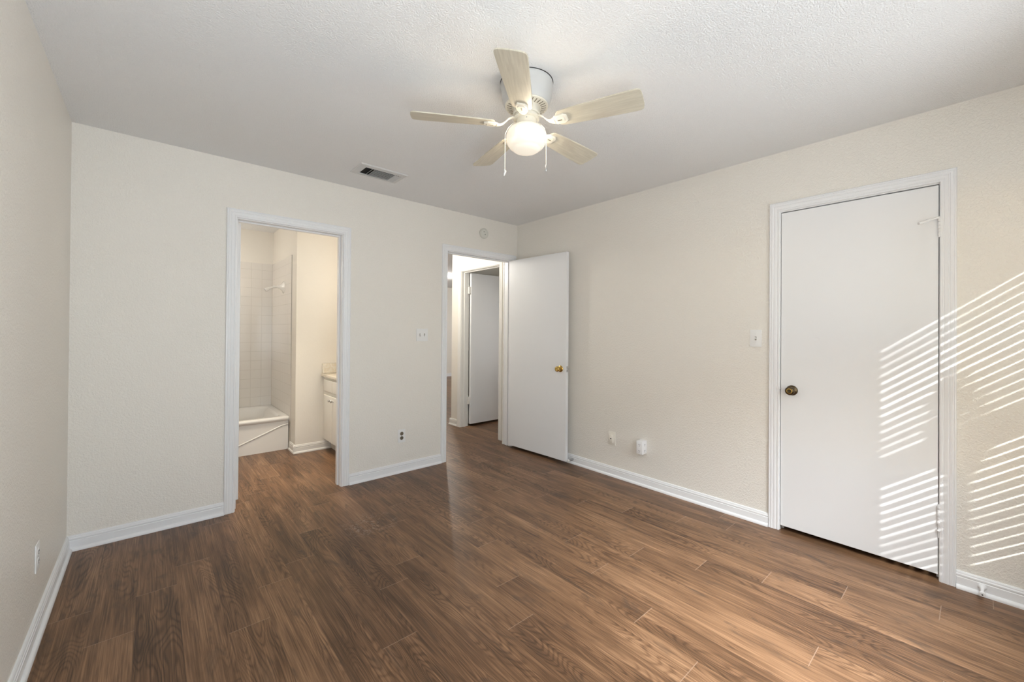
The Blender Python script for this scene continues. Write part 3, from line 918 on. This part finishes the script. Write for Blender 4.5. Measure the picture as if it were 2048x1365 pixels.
# six-way outlet tap plugged on the wall
fn = on_right(-1.5835, .325)
t = thing('outlet_tap', 'bulky white multi-outlet tap plugged into the right wall', 'outlet adapter', fn(0, 0, 0))
b = MB(); A0, A1, Z0, Z1, TK = -.028, .0275, -.052, .056, .072
pbox(b, fn, A0, A1, Z0, Z1, .0003, TK, .006)
b.build('body', M_tapw, t, smooth=True)
fs = lambda a, h, tt: Vector((-.036 - a, -1.5835 - A1 - tt, .325 + h))     # the side that faces the camera
for h in (.024, -.026):
    b = MB(); slots(b, fn, 0, h, TK - .0002, 1.0); b.build('socket', M_slot, t)
    b = MB(); slots(b, lambda a, hh, tt: Vector((-.036 + a, -1.5835 - A1 - tt, .325 + hh)), 0, h, -.0002, 1.0); b.build('side_socket', M_slot, t)

# smoke / carbon monoxide disc over the hallway door
b = MB()
Mx = Vector((0, -1, 0)).to_track_quat('Z', 'Y').to_matrix().to_4x4(); Mx.translation = Vector((-.470, 0, 2.278))
t = thing('smoke_detector', 'small round off-white smoke detector above the hallway door', 'smoke detector', (-.470, 0, 2.278))
b.lathe([(0, .0002), (.053, .0002), (.0545, .003), (.0545, .012), (.0515, .0135), (.0500, .0135), (.0490, .017), (.0440, .022), (.030, .0245), (0, .025)], Mx, 40)
b.build('case', M_det, t, smooth=True)
b = MB()
for a, h in ((-.012, .012), (.003, -.014)):
    Mz = Mx.copy(); Mz.translation = Vector((-.470 + a, -.0242, 2.278 + h)); b.lathe([(0, .0014), (.0045, .0014), (.0045, 0)], Mz, 14)
o = b.build('sensor_hole', M_slot, t)

# door stops on the baseboard
t = thing('door_stop', 'dark coil spring door stop behind the open hallway door', 'door stop', (-.0135, -.842, .045))
b = MB()
pts = []
for k in range(150):
    a = k * .52; pts.append((-.0155 - k * .00042, -.842 + .0085 * math.cos(a), .045 + .0085 * math.sin(a)))
b.tube(pts, .0013, 6); b.build('spring', M_steel, t, smooth=True)
b = MB(); Mx = Vector((-1, 0, 0)).to_track_quat('Z', 'Y').to_matrix().to_4x4(); Mx.translation = Vector((-.0775, -.842, .045))
b.lathe([(0, 0), (.009, 0), (.0105, .003), (.0105, .010), (.008, .014), (0, .0145)], Mx, 20)
o = b.build('bumper', M_plate, t, smooth=True); o['label'] = 'white rubber tip'

t = thing('door_stop', 'white rigid door stop on the baseboard right of the closet door', 'door stop', (-.0135, -3.418, .042))
b = MB(); Mx = Vector((-1, 0, -.12)).to_track_quat('Z', 'Y').to_matrix().to_4x4(); Mx.translation = Vector((-.0132, -3.418, .042))
b.lathe([(0, 0), (.015, 0), (.0155, .004), (.011, .009), (.0065, .016), (.0055, .045), (.0060, .058)], Mx, 24, cap1=True)
b.build('post', M_trim, t, smooth=True)
b = MB(); b.lathe([(0, .056), (.0095, .056), (.0115, .060), (.0115, .068), (.010, .072), (0, .073)], Mx, 24)
o = b.build('bumper', M_trim, t, smooth=True)
b = MB(); b.lathe([(0, .0736), (.0030, .0736), (.0030, .0725)], Mx, 12); b.build('screw_hole', M_slot, t)

# ------------------------------------------------------------------ bathroom
# tile panels around the tub
b = MB()
b.box(XL + .008, -1.953, 2.277, 2.285, .30, 2.053); b.box(-1.953, -1.945, 1.385, 2.285, .30, 2.053); b.box(XL, XL + .008, 1.385, 2.285, .30, 2.053)
o = struct(b.build('wall_tile', M_tile), 'white square wall tile around the bathtub', 'wall tile')
b = MB(); b.box(-1.9480, -1.945, 1.3815, 1.3845, .085, 2.053); struct(b.build('trim_10', M_edge_shade), 'thin grey strip painted as the shadow line where the bathtub tile ends', 'trim')

# bathtub: rim, sloping basin and apron with a diagonal ridge
def rrect(x0, x1, y0, y1, r, z, n=6):
    out = []
    for cx, cy, a0 in ((x1 - r, y1 - r, 0), (x0 + r, y1 - r, 90), (x0 + r, y0 + r, 180), (x1 - r, y0 + r, 270)):
        for k in range(n + 1):
            a = math.radians(a0 + 90 * k / n); out.append((cx + r * math.cos(a), cy + r * math.sin(a), z))
    return out
TX0, TX1, TY0, TY1 = XL + .009, -1.9545, 1.410, 2.276
tub = thing('bathtub', 'white bathtub in the tiled alcove behind the bathroom doorway', 'bathtub', ((TX0 + TX1) / 2, (TY0 + TY1) / 2, 0))
b = MB()
b.rings([rrect(TX0, TX1, TY0 + .022, TY1, .004, 0.0), rrect(TX0, TX1, TY0 + .022, TY1, .004, .298), rrect(TX0, TX1, TY0 + .010, TY1, .006, .306), rrect(TX0, TX1, TY0 - .004, TY1, .006, .316),
         rrect(TX0, TX1, TY0 - .008, TY1, .006, .330), rrect(TX0, TX1, TY0 - .003, TY1, .010, .343), rrect(TX0 + .002, TX1 - .002, TY0 + .010, TY1 - .002, .015, .349),
         rrect(TX0 + .055, TX1 - .055, TY0 + .060, TY1 - .045, .10, .349), rrect(TX0 + .065, TX1 - .065, TY0 + .070, TY1 - .055, .10, .343), rrect(TX0 + .078, TX1 - .080, TY0 + .080, TY1 - .065, .10, .320),
         rrect(TX0 + .16, TX1 - .12, TY0 + .105, TY1 - .09, .11, .12), rrect(TX0 + .22, TX1 - .16, TY0 + .13, TY1 - .115, .12, .075), rrect(TX0 + .30, TX1 - .22, TY0 + .19, TY1 - .17, .12, .062)], True, True)
b.build('basin', M_porc, tub, smooth=True, angle=50)
b = MB()     # apron panel pressed in below a diagonal ridge
ya = TY0 + .0215
zz = lambda x: .256 + (x + 2.016) * .394
xs = [TX0 + .01, -2.70, -2.381, -2.016, -1.985, TX1 - .004]
rg = []
for x in xs:
    z = max(.012, min(.262, zz(x)))
    rg.append([(x, ya, z + .008), (x, ya - .006, z + .004), (x, ya - .0085, z), (x, ya - .006, z - .004), (x, ya - .0035, z - .008), (x, ya, z - .009)])
b.rings(rg, True, True)
b.build('apron_ridge', M_porc, tub, smooth=True, angle=60)

# shower head on the end wall of the tub
sx, sy, sz = -1.9535, 1.71, 1.735
t = thing('shower_head', 'white shower head on a flared arm high on the tiled tub wall', 'shower head', (sx, sy, sz))
b = MB()
Mx = Vector((-1, 0, 0)).to_track_quat('Z', 'Y').to_matrix().to_4x4(); Mx.translation = Vector((sx, sy, sz))
b.lathe([(0, 0), (.068, .0005), (.066, .004), (.048, .014), (.030, .028), (.018, .048), (.012, .070)], Mx, 32, cap1=True)
b.build('flange', M_porc, t, smooth=True, angle=60)
b = MB(); b.tube([(sx - .060, sy, sz), (sx - .100, sy, sz - .004), (sx - .140, sy, sz - .020)], [.011, .0095, .009], 14); b.build('arm', M_porc, t, smooth=True)
b = MB()
Mx = Vector((-.86, 0, -.5)).to_track_quat('Z', 'Y').to_matrix().to_4x4(); Mx.translation = Vector((sx - .130, sy, sz - .016))
b.lathe([(0, -.006), (.011, -.004), (.013, .010), (.015, .022), (.020, .036), (.021, .052), (.019, .056)], Mx, 24)
b.lathe([(0, .0555), (.019, .0555)], Mx, 24, mi=1)
b.build('spray_head', [M_porc, M_steel], t, smooth=True, angle=50)

# vanity cabinet and its top
vx, vy1, vy0 = -1.677, 1.198, .170
t = thing('vanity_cabinet', 'cream painted vanity cabinet at the right of the bathroom doorway', 'vanity cabinet', (-1.41, .68, 0))
b = MB(); b.box(vx, -1.132, vy0, vy1, .118, .772); b.box(-1.598, -1.132, vy0, vy1 - .0, 0, .118)
b.build('body', M_cab, t)
for yb, kn in ((1.128, -1), (.852, 1), (.578, -1)):
    ya = yb - .268
    b = MB(); b.bbox(vx - .019, vx - .0004, ya, yb, .128, .590, .005, 3); dd_ = b.build('door', M_cab, t, smooth=True)
    b = MB()
    Mx = Vector((-1, 0, 0)).to_track_quat('Z', 'Y').to_matrix().to_4x4()
    Mx.translation = Vector((vx - .019, ya + .030 if kn < 0 else yb - .030, .552))
    b.lathe([(0, 0), (.008, 0), (.0055, .006), (.0055, .012), (.011, .018), (.0125, .024), (.009, .029), (0, .030)], Mx, 20)
    b.build('knob', M_steel, dd_, smooth=True)
    hy_ = yb + .004 if kn < 0 else ya - .004
    for z in (.205, .520):
        b = MB(); b.tube([(vx - .006, hy_, z - .018), (vx - .006, hy_, z + .018)], .005, 8); b.build('hinge', M_bronze, dd_, smooth=True)
    b = MB(); b.bbox(vx - .019, vx - .0004, ya, yb, .628, .748, .005, 3); b.build('drawer_front', M_cab, t, smooth=True)
ct = thing('marble_counter', 'beige marble counter with raised side splash on the vanity', 'counter', (-1.41, .68, .775))
b = MB(); b.bbox(-1.703, -1.132, vy0 - .01, vy1 - .0005, .7725, .803, .006, 3); b.build('countertop', M_marble, ct, smooth=True)
b = MB(); b.bbox(-1.692, -1.132, vy1 - .021, vy1 - .0005, .8035, .905, .003, 2); b.build('side_splash', M_marble, ct, smooth=True)

# lit dome lamp on the far ceiling, half hidden by the door frame
t = thing('ceiling_light', 'bright round ceiling light seen far away through the hallway', 'ceiling light', (1.60, 4.25, H))
b = MB(); b.lathe([(0, H - .0005), (.150, H - .0005), (.152, H - .016), (.140, H - .020), (0, H - .020)], Matrix.Translation((1.60, 4.25, 0)), 32); b.build('base', M_plate, t, smooth=True)
b = MB(); b.lathe([(.135, H - .0205), (.130, H - .040), (.110, H - .062), (.070, H - .080), (0, H - .086)], Matrix.Translation((1.60, 4.25, 0)), 32); b.build('dome', M_lampglow, t, smooth=True)

# things of one kind share a group
for o in list(COL.objects):
    base = o.name.split('.')[0]
    g = {'power_outlet': 'wall outlets', 'light_switch': 'toggle light switches', 'door_stop': 'baseboard door stops', 'window_blind': 'blinds in the front windows'}.get(base)
    if g and o.parent is None: o['group'] = g
